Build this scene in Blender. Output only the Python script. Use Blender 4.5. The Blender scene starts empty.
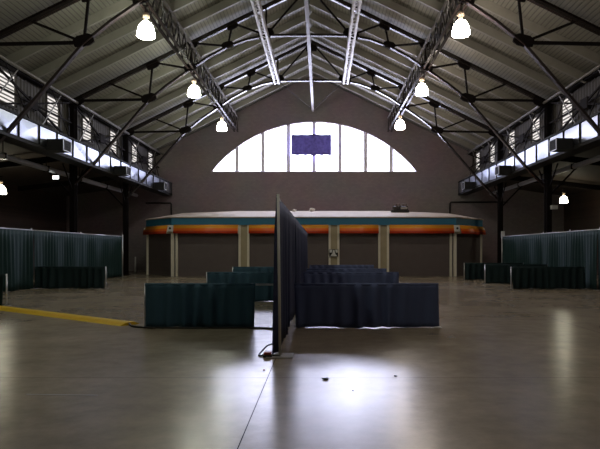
import bpy, bmesh, math, random
from mathutils import Vector, Matrix

random.seed(7)
PI = math.pi
scene = bpy.context.scene
COL = scene.collection

# ------------------------------------------------------------------ materials
def new_mat(name):
    m = bpy.data.materials.new(name)
    m.use_nodes = True
    nt = m.node_tree
    for n in list(nt.nodes):
        nt.nodes.remove(n)
    out = nt.nodes.new('ShaderNodeOutputMaterial')
    return m, nt, out

def srgb(r, g, b):
    f = lambda c: (c/255/12.92) if c/255 <= 0.04045 else ((c/255+0.055)/1.055)**2.4
    return (f(r), f(g), f(b), 1)

def paint(name, col, rough=0.5, metal=0.0, var=0.15, scale=3.0, bump=0.0, bscale=40, stretch=(1, 1, 1), spec=0.5):
    """base colour broken up by noise, optional fine bump"""
    m, nt, out = new_mat(name)
    b = nt.nodes.new('ShaderNodeBsdfPrincipled')
    tc = nt.nodes.new('ShaderNodeTexCoord')
    mp = nt.nodes.new('ShaderNodeMapping'); mp.inputs['Scale'].default_value = stretch
    nt.links.new(tc.outputs['Object'], mp.inputs['Vector'])
    n = nt.nodes.new('ShaderNodeTexNoise'); n.inputs['Scale'].default_value = scale; n.inputs['Detail'].default_value = 5
    nt.links.new(mp.outputs['Vector'], n.inputs['Vector'])
    mix = nt.nodes.new('ShaderNodeMix'); mix.data_type = 'RGBA'
    lo = tuple(c*(1-var) for c in col[:3]) + (1,)
    hi = tuple(min(1, c*(1+var)) for c in col[:3]) + (1,)
    mix.inputs[6].default_value = lo; mix.inputs[7].default_value = hi
    nt.links.new(n.outputs['Fac'], mix.inputs[0])
    nt.links.new(mix.outputs[2], b.inputs['Base Color'])
    b.inputs['Roughness'].default_value = rough
    b.inputs['Metallic'].default_value = metal
    b.inputs['Specular IOR Level'].default_value = spec
    if bump:
        n2 = nt.nodes.new('ShaderNodeTexNoise'); n2.inputs['Scale'].default_value = bscale
        nt.links.new(mp.outputs['Vector'], n2.inputs['Vector'])
        bp = nt.nodes.new('ShaderNodeBump'); bp.inputs['Strength'].default_value = bump; bp.inputs['Distance'].default_value = 0.02
        nt.links.new(n2.outputs['Fac'], bp.inputs['Height'])
        nt.links.new(bp.outputs['Normal'], b.inputs['Normal'])
    nt.links.new(b.outputs[0], out.inputs[0])
    return m

def emit(name, col, strength):
    m, nt, out = new_mat(name)
    e = nt.nodes.new('ShaderNodeEmission')
    e.inputs[0].default_value = col; e.inputs[1].default_value = strength
    nt.links.new(e.outputs[0], out.inputs[0])
    return m

def concrete_floor():
    m, nt, out = new_mat('polished_concrete')
    N, L = nt.nodes, nt.links
    b = N.new('ShaderNodeBsdfPrincipled')
    tc = N.new('ShaderNodeTexCoord')
    n1 = N.new('ShaderNodeTexNoise'); n1.inputs['Scale'].default_value = 0.35; n1.inputs['Detail'].default_value = 8; n1.inputs['Roughness'].default_value = 0.62
    n2 = N.new('ShaderNodeTexNoise'); n2.inputs['Scale'].default_value = 3.2; n2.inputs['Detail'].default_value = 9; n2.inputs['Roughness'].default_value = 0.7
    for n in (n1, n2): L.new(tc.outputs['Object'], n.inputs['Vector'])
    add = N.new('ShaderNodeMath'); add.operation = 'MULTIPLY_ADD'
    L.new(n2.outputs['Fac'], add.inputs[0]); add.inputs[1].default_value = 0.6; L.new(n1.outputs['Fac'], add.inputs[2])
    r = N.new('ShaderNodeValToRGB')
    r.color_ramp.elements[0].position = 0.45; r.color_ramp.elements[0].color = FLOOR_LO
    r.color_ramp.elements[1].position = 1.1; r.color_ramp.elements[1].color = FLOOR_HI
    L.new(add.outputs[0], r.inputs[0])
    # saw-cut joints every 6.1 m both ways
    sep = N.new('ShaderNodeSeparateXYZ'); L.new(tc.outputs['Object'], sep.inputs[0])
    def joint(sock, off):
        a = N.new('ShaderNodeMath'); a.operation = 'ADD'; L.new(sock, a.inputs[0]); a.inputs[1].default_value = off
        p = N.new('ShaderNodeMath'); p.operation = 'PINGPONG'; L.new(a.outputs[0], p.inputs[0]); p.inputs[1].default_value = 3.05
        c = N.new('ShaderNodeMath'); c.operation = 'LESS_THAN'; L.new(p.outputs[0], c.inputs[0]); c.inputs[1].default_value = 0.005
        return c
    jx = joint(sep.outputs[0], 0.68); jy = joint(sep.outputs[1], -7.25)
    mx = N.new('ShaderNodeMath'); mx.operation = 'MAXIMUM'; L.new(jx.outputs[0], mx.inputs[0]); L.new(jy.outputs[0], mx.inputs[1])
    mix = N.new('ShaderNodeMix'); mix.data_type = 'RGBA'
    L.new(mx.outputs[0], mix.inputs[0]); L.new(r.outputs[0], mix.inputs[6]); mix.inputs[7].default_value = (0.02, 0.018, 0.016, 1)
    L.new(mix.outputs[2], b.inputs['Base Color'])
    rr = N.new('ShaderNodeMapRange'); L.new(n1.outputs['Fac'], rr.inputs[0])
    rr.inputs[1].default_value = 0.3; rr.inputs[2].default_value = 0.7
    rr.inputs[3].default_value = FLOOR_R[0]; rr.inputs[4].default_value = FLOOR_R[1]
    L.new(rr.outputs[0], b.inputs['Roughness'])
    bp = N.new('ShaderNodeBump'); bp.inputs['Strength'].default_value = 0.02; bp.inputs['Distance'].default_value = 0.02
    n3 = N.new('ShaderNodeTexNoise'); n3.inputs['Scale'].default_value = 0.9; n3.inputs['Detail'].default_value = 3
    L.new(tc.outputs['Object'], n3.inputs['Vector']); L.new(n3.outputs['Fac'], bp.inputs['Height'])
    b.inputs['Specular IOR Level'].default_value = FLOOR_SPEC
    sp = N.new('ShaderNodeMath'); sp.operation = 'MULTIPLY_ADD'; L.new(mx.outputs[0], sp.inputs[0]); sp.inputs[1].default_value = -FLOOR_SPEC; sp.inputs[2].default_value = FLOOR_SPEC
    L.new(sp.outputs[0], b.inputs['Specular IOR Level'])
    L.new(b.outputs[0], out.inputs[0])
    return m

def roof_deck():
    """boards running along the hall, a dark groove between neighbours"""
    m, nt, out = new_mat('roof_boards')
    N, L = nt.nodes, nt.links
    b = N.new('ShaderNodeBsdfPrincipled'); b.inputs['Roughness'].default_value = 0.6
    tc = N.new('ShaderNodeTexCoord')
    sep = N.new('ShaderNodeSeparateXYZ'); L.new(tc.outputs['Object'], sep.inputs[0])
    p = N.new('ShaderNodeMath'); p.operation = 'PINGPONG'; L.new(sep.outputs[0], p.inputs[0]); p.inputs[1].default_value = 0.08
    c = N.new('ShaderNodeMapRange'); L.new(p.outputs[0], c.inputs[0])
    c.inputs[1].default_value = 0.0; c.inputs[2].default_value = 0.028
    n = N.new('ShaderNodeTexNoise'); n.inputs['Scale'].default_value = 0.6; n.inputs['Detail'].default_value = 6
    L.new(tc.outputs['Object'], n.inputs['Vector'])
    r = N.new('ShaderNodeValToRGB')
    r.color_ramp.elements[0].position = 0.3; r.color_ramp.elements[0].color = (ROOF*0.85, ROOF*0.81, ROOF*0.68, 1)
    r.color_ramp.elements[1].position = 0.75; r.color_ramp.elements[1].color = (ROOF*1.1, ROOF*1.05, ROOF*0.88, 1)
    L.new(n.outputs['Fac'], r.inputs[0])
    mix = N.new('ShaderNodeMix'); mix.data_type = 'RGBA'
    L.new(c.outputs[0], mix.inputs[0]); L.new(r.outputs[0], mix.inputs[7]); mix.inputs[6].default_value = (ROOF*0.42, ROOF*0.4, ROOF*0.35, 1)
    L.new(mix.outputs[2], b.inputs['Base Color'])
    bp = N.new('ShaderNodeBump'); bp.inputs['Strength'].default_value = 0.5; bp.inputs['Distance'].default_value = 0.02
    L.new(c.outputs[0], bp.inputs['Height']); L.new(bp.outputs['Normal'], b.inputs['Normal'])
    L.new(b.outputs[0], out.inputs[0])
    return m

def brick(name, c1, c2, mortar):
    m, nt, out = new_mat(name)
    N, L = nt.nodes, nt.links
    b = N.new('ShaderNodeBsdfPrincipled'); b.inputs['Roughness'].default_value = 0.85
    tc = N.new('ShaderNodeTexCoord')
    mp = N.new('ShaderNodeMapping'); mp.inputs['Rotation'].default_value = (PI/2, 0, 0)
    L.new(tc.outputs['Object'], mp.inputs['Vector'])
    br = N.new('ShaderNodeTexBrick'); br.inputs['Scale'].default_value = 2.2
    br.inputs['Color1'].default_value = c1; br.inputs['Color2'].default_value = c2; br.inputs['Mortar'].default_value = mortar
    br.inputs['Mortar Size'].default_value = 0.012
    L.new(mp.outputs['Vector'], br.inputs['Vector'])
    n = N.new('ShaderNodeTexNoise'); n.inputs['Scale'].default_value = 0.4; n.inputs['Detail'].default_value = 6
    L.new(tc.outputs['Object'], n.inputs['Vector'])
    mix = N.new('ShaderNodeMix'); mix.data_type = 'RGBA'; mix.blend_type = 'MULTIPLY'
    mix.inputs[0].default_value = 0.35
    L.new(br.outputs['Color'], mix.inputs[6]); L.new(n.outputs['Color'], mix.inputs[7])
    L.new(mix.outputs[2], b.inputs['Base Color'])
    L.new(b.outputs[0], out.inputs[0])
    return m

def cloth(name, col, sheen=0.2):
    m = paint(name, col, rough=0.75, var=0.25, scale=2.0, stretch=(3, 3, 0.3), bump=0.15, bscale=60, spec=0.25)
    return m

def banner_mat():
    m, nt, out = new_mat('banner_cloth')
    N, L = nt.nodes, nt.links
    d = N.new('ShaderNodeBsdfDiffuse'); t = N.new('ShaderNodeBsdfTranslucent')
    tc = N.new('ShaderNodeTexCoord')
    n = N.new('ShaderNodeTexNoise'); n.inputs['Scale'].default_value = 4.5; n.inputs['Detail'].default_value = 4
    L.new(tc.outputs['Object'], n.inputs['Vector'])
    r = N.new('ShaderNodeValToRGB')
    r.color_ramp.elements[0].position = 0.35; r.color_ramp.elements[0].color = srgb(108, 98, 142)
    r.color_ramp.elements[1].position = 0.7; r.color_ramp.elements[1].color = srgb(132, 126, 174)
    L.new(n.outputs['Fac'], r.inputs[0])
    L.new(r.outputs[0], d.inputs[0]); L.new(r.outputs[0], t.inputs[0])
    mx = N.new('ShaderNodeMixShader'); mx.inputs[0].default_value = BANNER_T
    L.new(d.outputs[0], mx.inputs[1]); L.new(t.outputs[0], mx.inputs[2]); L.new(mx.outputs[0], out.inputs[0])
    return m

# tuning values
FLOOR_LO = (0.165, 0.132, 0.090, 1)
FLOOR_HI = (0.390, 0.325, 0.235, 1)
FLOOR_R = (0.22, 0.275)
FLOOR_SPEC = 0.55
ROOF = 0.235
BANNER_T = 0.27
WIN = 18.5
LOUVRE = 0.95
LAMP = 52.0
EXPOSURE = 0.0

M = {}
M['floor'] = concrete_floor()
M['deck'] = roof_deck()
M['rafter'] = paint('rafter_paint', (0.25, 0.238, 0.198, 1), rough=0.5, var=0.15)
M['brick'] = brick('end_wall_brick', srgb(130, 118, 119), srgb(140, 127, 127), srgb(120, 110, 110))
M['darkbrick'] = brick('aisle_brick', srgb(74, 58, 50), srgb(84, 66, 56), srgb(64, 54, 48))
M['aisle_roof'] = paint('aisle_roof_boards', srgb(66, 56, 48), rough=0.8)
M['corr'] = paint('corrugated_sheet', srgb(60, 55, 49), rough=0.75, var=0.3, scale=2, stretch=(1, 1, 0.3))
M['steel'] = paint('dark_steel_paint', srgb(40, 32, 30), rough=0.24, var=0.25, scale=5, spec=0.7)
M['dull'] = paint('dull_dark_steel', srgb(27, 22, 21), rough=0.8, var=0.25, scale=5, spec=0.1)
M['laced'] = paint('window_lit_strut', srgb(196, 190, 186), rough=0.35, var=0.15, scale=6)  # lightened colour stands in for window light on the laced struts
M['redsteel'] = paint('lamp_reddened_steel', srgb(38, 26, 23), rough=0.5, var=0.3, scale=5)  # dark steel tinted red to carry the lamp glow on the nearest chord
M['strut'] = paint('grey_strut_paint', srgb(120, 114, 110), rough=0.3, var=0.2, scale=6)
M['rail'] = paint('pale_eave_rail', srgb(118, 114, 109), rough=0.45)
M['galv'] = paint('galvanised_sheet', (0.30, 0.32, 0.37, 1), rough=0.38, metal=1.0, var=0.08, scale=9, bump=0.03, bscale=6)
M['flange'] = paint('duct_flange', srgb(18, 18, 19), rough=0.8)
M['black'] = paint('black_paint', srgb(22, 21, 22), rough=0.55)
M['pipe'] = paint('pale_pipe', srgb(176, 176, 178), rough=0.4, var=0.1)
M['white'] = paint('white_paint', srgb(222, 222, 218), rough=0.45, var=0.06)
M['cream'] = paint('cream_roof_sheet', srgb(178, 163, 143), rough=0.7, var=0.25, scale=0.6)
M['teal'] = paint('teal_fascia_paint', srgb(48, 116, 148), rough=0.5, var=0.12, scale=1.2)
M['tan'] = paint('tan_post_board', srgb(176, 163, 132), rough=0.6, var=0.2, scale=2)
M['trim'] = paint('pale_post_edge', srgb(234, 227, 208), rough=0.55, var=0.1)
M['shutter'] = paint('closed_shutter', srgb(104, 94, 92), rough=0.6, var=0.12)
M['yelaw'] = paint('yellow_awning_vinyl', srgb(252, 166, 42), rough=0.4, var=0.06)
M['oraw'] = paint('orange_awning_vinyl', srgb(255, 116, 30), rough=0.4, var=0.08)
M['redaw'] = paint('red_awning_vinyl', srgb(206, 60, 22), rough=0.4, var=0.08)
M['drape'] = cloth('teal_drape_cloth', srgb(32, 56, 57))
M['skirt'] = cloth('dark_teal_skirt_cloth', srgb(28, 46, 48))
M['navy'] = cloth('navy_drape_cloth', srgb(50, 56, 84))
M['navyrail'] = cloth('navy_skirt_glare_cloth', srgb(92, 104, 142))  # navy cloth lightened, window glare put into the colour
M['tealrail'] = cloth('teal_skirt_glare_cloth', srgb(62, 94, 112))  # lighter copy of the teal skirt, glare put into the colour
M['alu'] = paint('aluminium_pole', (0.75, 0.75, 0.77, 1), rough=0.35, metal=0.6, var=0.05)
M['plate'] = paint('steel_base_plate', srgb(150, 146, 142), rough=0.45, metal=0.4)
M['yellow'] = paint('yellow_cable_ramp', srgb(236, 194, 40), rough=0.5, var=0.2, scale=4)
M['cable'] = paint('black_rubber', srgb(18, 18, 18), rough=0.5)
M['box'] = paint('orange_red_box', srgb(160, 62, 40), rough=0.5)
M['paper'] = paint('pale_crumpled_paper', srgb(214, 206, 196), rough=0.8)
M['banner'] = banner_mat()
M['pane'] = emit('daylit_window_glass', (0.73, 0.75, 1.0, 1), WIN)
M['lpane'] = emit('daylit_louvre_glass', (1.0, 0.94, 0.90, 1), LOUVRE)
M['mull'] = paint('window_bar', srgb(228, 224, 232), rough=0.5)
M['lampL'] = emit('lamp_lens_cool', (0.97, 1.0, 0.84, 1), LAMP)
M['lampR'] = emit('lamp_lens_warm', (1.0, 0.87, 0.76, 1), LAMP)
M['lampA'] = emit('aisle_lamp_lens', (1.0, 0.95, 0.72, 1), LAMP*0.45)
M['flood'] = emit('flood_lens', (0.95, 1.0, 0.95, 1), 5.0)
M['lampcap'] = paint('lamp_ballast_casting', srgb(170, 150, 130), rough=0.4)

# ------------------------------------------------------------------ mesh helpers
class MB:
    def __init__(self):
        self.bm = bmesh.new()
    def box(self, lo, hi, mi=0):
        (x0, y0, z0), (x1, y1, z1) = lo, hi
        v = [self.bm.verts.new(p) for p in ((x0,y0,z0),(x1,y0,z0),(x1,y1,z0),(x0,y1,z0),(x0,y0,z1),(x1,y0,z1),(x1,y1,z1),(x0,y1,z1))]
        for f in ((3,2,1,0),(4,5,6,7),(0,1,5,4),(1,2,6,5),(2,3,7,6),(3,0,4,7)):
            fc = self.bm.faces.new([v[i] for i in f]); fc.material_index = mi
        return self
    def bar(self, a, b, w, h, up=(0, 0, 1), mi=0):
        """square bar from a to b: w across, h along 'up'"""
        a, b = Vector(a), Vector(b); d = (b-a).normalized(); u = Vector(up)
        s = d.cross(u)
        if s.length < 1e-5: s = d.cross(Vector((0, 1, 0)))
        s.normalize(); u = s.cross(d).normalized()
        v = []
        for p in (a, b):
            for (i, j) in ((-1,-1),(1,-1),(1,1),(-1,1)):
                v.append(self.bm.verts.new(p + s*(i*w/2) + u*(j*h/2)))
        for f in ((0,1,2,3),(7,6,5,4),(1,0,4,5),(2,1,5,6),(3,2,6,7),(0,3,7,4)):
            fc = self.bm.faces.new([v[i] for i in f]); fc.material_index = mi
        return self
    def tube(self, pts, r, n=8, cap=True, mi=0):
        pts = [Vector(p) for p in pts]; rings = []
        for k, p in enumerate(pts):
            d = (pts[min(k+1, len(pts)-1)] - pts[max(k-1, 0)]).normalized()
            s = d.cross(Vector((0, 0, 1)))
            if s.length < 1e-4: s = d.cross(Vector((0, 1, 0)))
            s.normalize(); u = s.cross(d)
            rr = r[k] if isinstance(r, (list, tuple)) else r
            rings.append([self.bm.verts.new(p + s*rr*math.cos(2*PI*i/n) + u*rr*math.sin(2*PI*i/n)) for i in range(n)])
        for a, b in zip(rings, rings[1:]):
            for i in range(n):
                f = self.bm.faces.new((a[i], a[(i+1) % n], b[(i+1) % n], b[i])); f.smooth = True; f.material_index = mi
        if cap:
            for rg in (rings[0], rings[-1]):
                f = self.bm.faces.new(rg); f.material_index = mi
        return self
    def lathe(self, prof, n=20, c=(0, 0, 0), mi=0):
        c = Vector(c); rings = []
        for (r, z) in prof:
            rings.append([self.bm.verts.new(c + Vector((r*math.cos(2*PI*i/n), r*math.sin(2*PI*i/n), z))) for i in range(n)])
        for a, b in zip(rings, rings[1:]):
            for i in range(n):
                f = self.bm.faces.new((a[i], a[(i+1) % n], b[(i+1) % n], b[i])); f.smooth = True; f.material_index = mi
        for rg in (rings[0], rings[-1]):
            f = self.bm.faces.new(rg); f.material_index = mi
        return self
    def poly(self, pts, mi=0):
        f = self.bm.faces.new([self.bm.verts.new(p) for p in pts]); f.material_index = mi
        return self
    def prism(self, pts, ext, mi=0):
        """polygon pts extruded by vector ext"""
        e = Vector(ext)
        a = [self.bm.verts.new(Vector(p)) for p in pts]; b = [self.bm.verts.new(Vector(p)+e) for p in pts]
        n = len(pts)
        self.bm.faces.new(a).material_index = mi; self.bm.faces.new(b[::-1]).material_index = mi
        for i in range(n):
            self.bm.faces.new((a[i], b[i], b[(i+1) % n], a[(i+1) % n])).material_index = mi
        return self
    def build(self, name, mats, parent=None, bevel=0, fix=True):
        if fix: bmesh.ops.recalc_face_normals(self.bm, faces=self.bm.faces[:])
        me = bpy.data.meshes.new(name); self.bm.to_mesh(me); self.bm.free()
        o = bpy.data.objects.new(name, me); COL.objects.link(o)
        for m in (mats if isinstance(mats, (list, tuple)) else [mats]):
            me.materials.append(m)
        if parent is not None:
            o.parent = parent
            o.matrix_parent_inverse = Matrix.Translation(-world_loc(parent))
        if bevel:
            md = o.modifiers.new('bevel', 'BEVEL'); md.width = bevel; md.segments = 2
        return o

def world_loc(o):
    p = Vector(o.location)
    q = o
    while q.parent is not None:
        p = p + q.matrix_parent_inverse.translation + Vector((0, 0, 0))
        q = q.parent
        p = p + Vector(q.location)
    return p

def thing(name, label, cat, loc=(0, 0, 0), group=None):
    o = bpy.data.objects.new(name, None); COL.objects.link(o)
    o.empty_display_size = 0.2
    o.location = loc
    tag(o, label, cat, group)
    return o

def tag(o, label, cat, group=None):
    o['label'] = label; o['category'] = cat
    if group: o['group'] = group
    return o

def struct(o):
    o['kind'] = 'structure'
    return o

# ------------------------------------------------------------------ dimensions (metres; x across, y along the hall, z up)
XC = -0.66                 # hall centre line
XL, XR = -12.6, 11.5      # column lines
YE = 44.6                 # end wall
YF = -9.0                 # wall behind
BAY = 7.85
TR = [21.2, 29.2, 37.0]   # roof trusses in view
EYE = 1.61
RIDGE, EAVE = 15.15, 9.25
SL = (RIDGE-EAVE)/12.05
def roofz(x): return RIDGE - SL*abs(x-XC)

# ------------------------------------------------------------------ setting: floor, walls, roofs
struct(MB().box((-21, YF-0.5, -0.3), (20, YE+1.0, 0)).build('floor', M['floor']))

# end wall with the arched opening
WC, WH, WZ0, WZ1 = -0.57, 8.0, 7.66, 11.56
RR = (WH*WH + (WZ1-WZ0)**2)/(2*(WZ1-WZ0))
def archz(x): return WZ1 - RR + math.sqrt(max(RR*RR-(x-WC)**2, 0))
def end_wall():
    b = MB(); y0, y1 = YE, YE+0.45
    xs = [WC-WH + 2*WH*i/48 for i in range(49)]
    def quad(xa, xb, za0, za1, zb0, zb1):
        b.prism([(xa, y0, za0), (xb, y0, zb0), (xb, y0, zb1), (xa, y0, za1)], (0, y1-y0, 0))
    top = lambda x: roofz(x) + 0.05
    b.box((-13.1, y0, 0), (12.1, y1, WZ0))
    for xa, xb in zip(xs, xs[1:]):
        segs = [xa, XC, xb] if xa < XC < xb else [xa, xb]
        for p, q in zip(segs, segs[1:]):
            quad(p, q, archz(p) if abs(p-WC) < WH-1e-6 else WZ0, top(p), archz(q) if abs(q-WC) < WH-1e-6 else WZ0, top(q))
    quad(-13.1, xs[0], WZ0, top(-13.1), WZ0, top(xs[0]))
    quad(xs[-1], 12.1, WZ0, top(xs[-1]), WZ0, top(12.1))
    b.box((-20.2, y0, 0), (-13.1, y1, 6.9)); b.box((12.1, y0, 0), (19.2, y1, 6.9))
    return b
struct(end_wall().build('wall_back', M['brick']))
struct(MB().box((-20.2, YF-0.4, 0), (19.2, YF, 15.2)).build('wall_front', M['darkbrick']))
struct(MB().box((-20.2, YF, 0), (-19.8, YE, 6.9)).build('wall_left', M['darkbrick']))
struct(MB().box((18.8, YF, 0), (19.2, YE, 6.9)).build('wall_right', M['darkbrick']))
# aisle roofs
struct(MB().prism([(-13.1, YF, 6.75), (-20.2, YF, 5.75), (-20.2, YF, 6.0), (-13.1, YF, 7.0)], (0, YE-YF, 0)).build('ceiling_aisle_left', M['aisle_roof']))
struct(MB().prism([(12.1, YF, 6.75), (19.2, YF, 5.75), (19.2, YF, 6.0), (12.1, YF, 7.0)], (0, YE-YF, 0)).build('ceiling_aisle_right', M['aisle_roof']))

# main roof: board deck carried by rafters
b = MB(); t = 0.2
xl, xr = -13.3, 12.3
b.prism([(xl, YF-0.4, roofz(xl)+0.12), (XC, YF-0.4, RIDGE+0.12), (xr, YF-0.4, roofz(xr)+0.12), (xr, YF-0.4, roofz(xr)+0.12+t), (XC, YF-0.4, RIDGE+0.12+t), (xl, YF-0.4, roofz(xl)+0.12+t)], (0, YE+0.45-YF+0.4, 0))
roof = struct(b.build('ceiling', M['deck']))
y = TR[0]-BAY
k = 0
while y < YE-0.3:
    if k % 4:
        for s in (-1, 1):
            xe = XL-0.1 if s < 0 else XR+0.1
            MB().bar((xe, y, roofz(xe)-0.06), (XC+s*0.03, y, RIDGE-0.07), 0.12, 0.40).build('rafter', M['rafter'], roof)
    k += 1; y += BAY/4

# corrugated clerestory walls with louvred windows
WY = [11.5, 15.5, 19.5, 23.5, 27.5, 31.5, 35.5, 39.5, 43.2]
LW, LZ0, LZ1 = 0.72, 7.5, 8.98
def clerestory(side):
    x = -12.85 if side < 0 else 11.75
    ztop = roofz(x) + 0.1
    b = MB()
    def corr(y0, y1, z0, z1):
        n = max(2, int(round((y1-y0)/0.07))); pts = []
        for i in range(n+1):
            dx = (0.0, 0.03, 0.03, 0.0)[i % 4]
            pts.append((y0+(y1-y0)*i/n, dx))
        for (ya, da), (yb, db) in zip(pts, pts[1:]):
            b.poly([(x-side*da, ya, z0), (x-side*db, yb, z0), (x-side*db, yb, z1), (x-side*da, ya, z1)])
    yy = YF
    for w in WY:
        corr(yy, w-LW, 6.4, ztop); corr(w-LW, w+LW, 6.4, LZ0); corr(w-LW, w+LW, LZ1, ztop); yy = w+LW
    corr(yy, YE, 6.4, ztop)
    o = struct(b.build('wall_left_clerestory' if side < 0 else 'wall_right_clerestory', M['corr'], fix=False))
    md = o.modifiers.new('thick', 'SOLIDIFY'); md.thickness = 0.02
clerestory(-1); clerestory(1)

wn = [1]
def louvre_window(side, yc):
    x = -12.85 if side < 0 else 11.75
    wn[0] += 1
    o = bpy.data.objects.new('window_%d' % wn[0], None); COL.objects.link(o); o.location = (x, yc, LZ0); struct(o)
    f = MB()
    for (ya, yb, za, zb) in ((yc-LW, yc-LW+0.07, LZ0, LZ1), (yc+LW-0.07, yc+LW, LZ0, LZ1), (yc-LW, yc+LW, LZ0, LZ0+0.07), (yc-LW, yc+LW, LZ1-0.07, LZ1)):
        f.box((min(x-0.06, x+0.06), ya, za), (max(x-0.06, x+0.06), yb, zb))
    f.build('frame', M['corr'], o)
    xp = x + side*0.10
    MB().box((xp-0.01, yc-LW, LZ0), (xp+0.01, yc+LW, LZ1)).build('pane', M['lpane'], o)
    s = MB()
    for i in range(9):
        z = LZ0+0.12+i*(LZ1-LZ0-0.2)/8
        s.bar((x+side*0.03, yc-LW+0.05, z), (x+side*0.03, yc+LW-0.05, z), 0.05, 0.03, up=(side*0.6, 0, 1))
    s.build('louvre_slats', M['rail'], o)

# ------------------------------------------------------------------ arched end window
w1 = bpy.data.objects.new('window_1', None); COL.objects.link(w1); w1.location = (WC, YE+0.3, WZ0); struct(w1)
MX = [WC + (-4+i)*WH/4 for i in range(9)]
for i in range(8):
    xa, xb = MX[i], MX[i+1]
    pts = [(xa, YE+0.3, WZ0), (xb, YE+0.3, WZ0)]
    for j in range(9):
        x = xb + (xa-xb)*j/8
        pts.append((x, YE+0.3, max(archz(x)+0.02, WZ0+0.01)))
    MB().prism(pts, (0, 0.03, 0)).build('pane', M['pane'], w1)
for i in range(1, 8):
    MB().box((MX[i]-0.15, YE+0.12, WZ0), (MX[i]+0.15, YE+0.29, archz(MX[i])+0.02)).build('mullion', M['mull'], w1)
MB().box((WC-WH, YE+0.1, WZ0-0.02), (WC+WH, YE+0.29, WZ0+0.09)).build('sill', M['mull'], w1)
a = MB()
NA = 40
for i in range(NA):
    x0, x1 = WC-WH+2*WH*i/NA, WC-WH+2*WH*(i+1)/NA
    a.prism([(x0, YE+0.12, archz(x0)-0.04), (x1, YE+0.12, archz(x1)-0.04), (x1, YE+0.12, archz(x1)+0.03), (x0, YE+0.12, archz(x0)+0.03)], (0, 0.17, 0))
a.build('arch_frame', M['mull'], w1)
for s in (-1, 1):
    for w in WY: louvre_window(s, w)

# cloth banner hung across the middle of the window
def banner():
    b = MB(); nx, nz = 40, 10; x0, x1, z0, z1 = -2.34, 0.76, 8.92, 10.48; y = YE-0.35
    g = []
    for i in range(nx+1):
        col = []
        u = i/nx
        for j in range(nz+1):
            v = j/nz
            cb = 0.07*math.exp(-((u-0.55)/0.06)**2)
            z = z0+(z1-z0)*v + (cb if j == nz else (-cb if j == 0 else 0)) + 0.025*math.sin(u*31)*(1 if j in (0, nz) else 0)
            col.append(b.bm.verts.new((x0+(x1-x0)*u, y+0.03*math.sin(u*17)*v + 0.02*math.sin(u*9+v*4), z)))
        g.append(col)
    for i in range(nx):
        for j in range(nz):
            f = b.bm.faces.new((g[i][j], g[i+1][j], g[i+1][j+1], g[i][j+1])); f.smooth = True
    root = thing('banner', 'purple blue cloth banner hung across the middle of the arched window', 'banner', (-0.77, y, 8.9))
    o = b.build('cloth', M['banner'], root, fix=False)
    md = o.modifiers.new('thick', 'SOLIDIFY'); md.thickness = 0.012
    MB().tube([(x0, y, z1-0.02), (x1, y, z1-0.02)], 0.03).build('rod', M['steel'], root)
    for x in (x0+0.5, x1-0.4):
        MB().bar((x, y, z1-0.03), (x, YE+0.2, z1-0.03), 0.04, 0.04).build('bracket', M['steel'], root)
banner()

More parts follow.
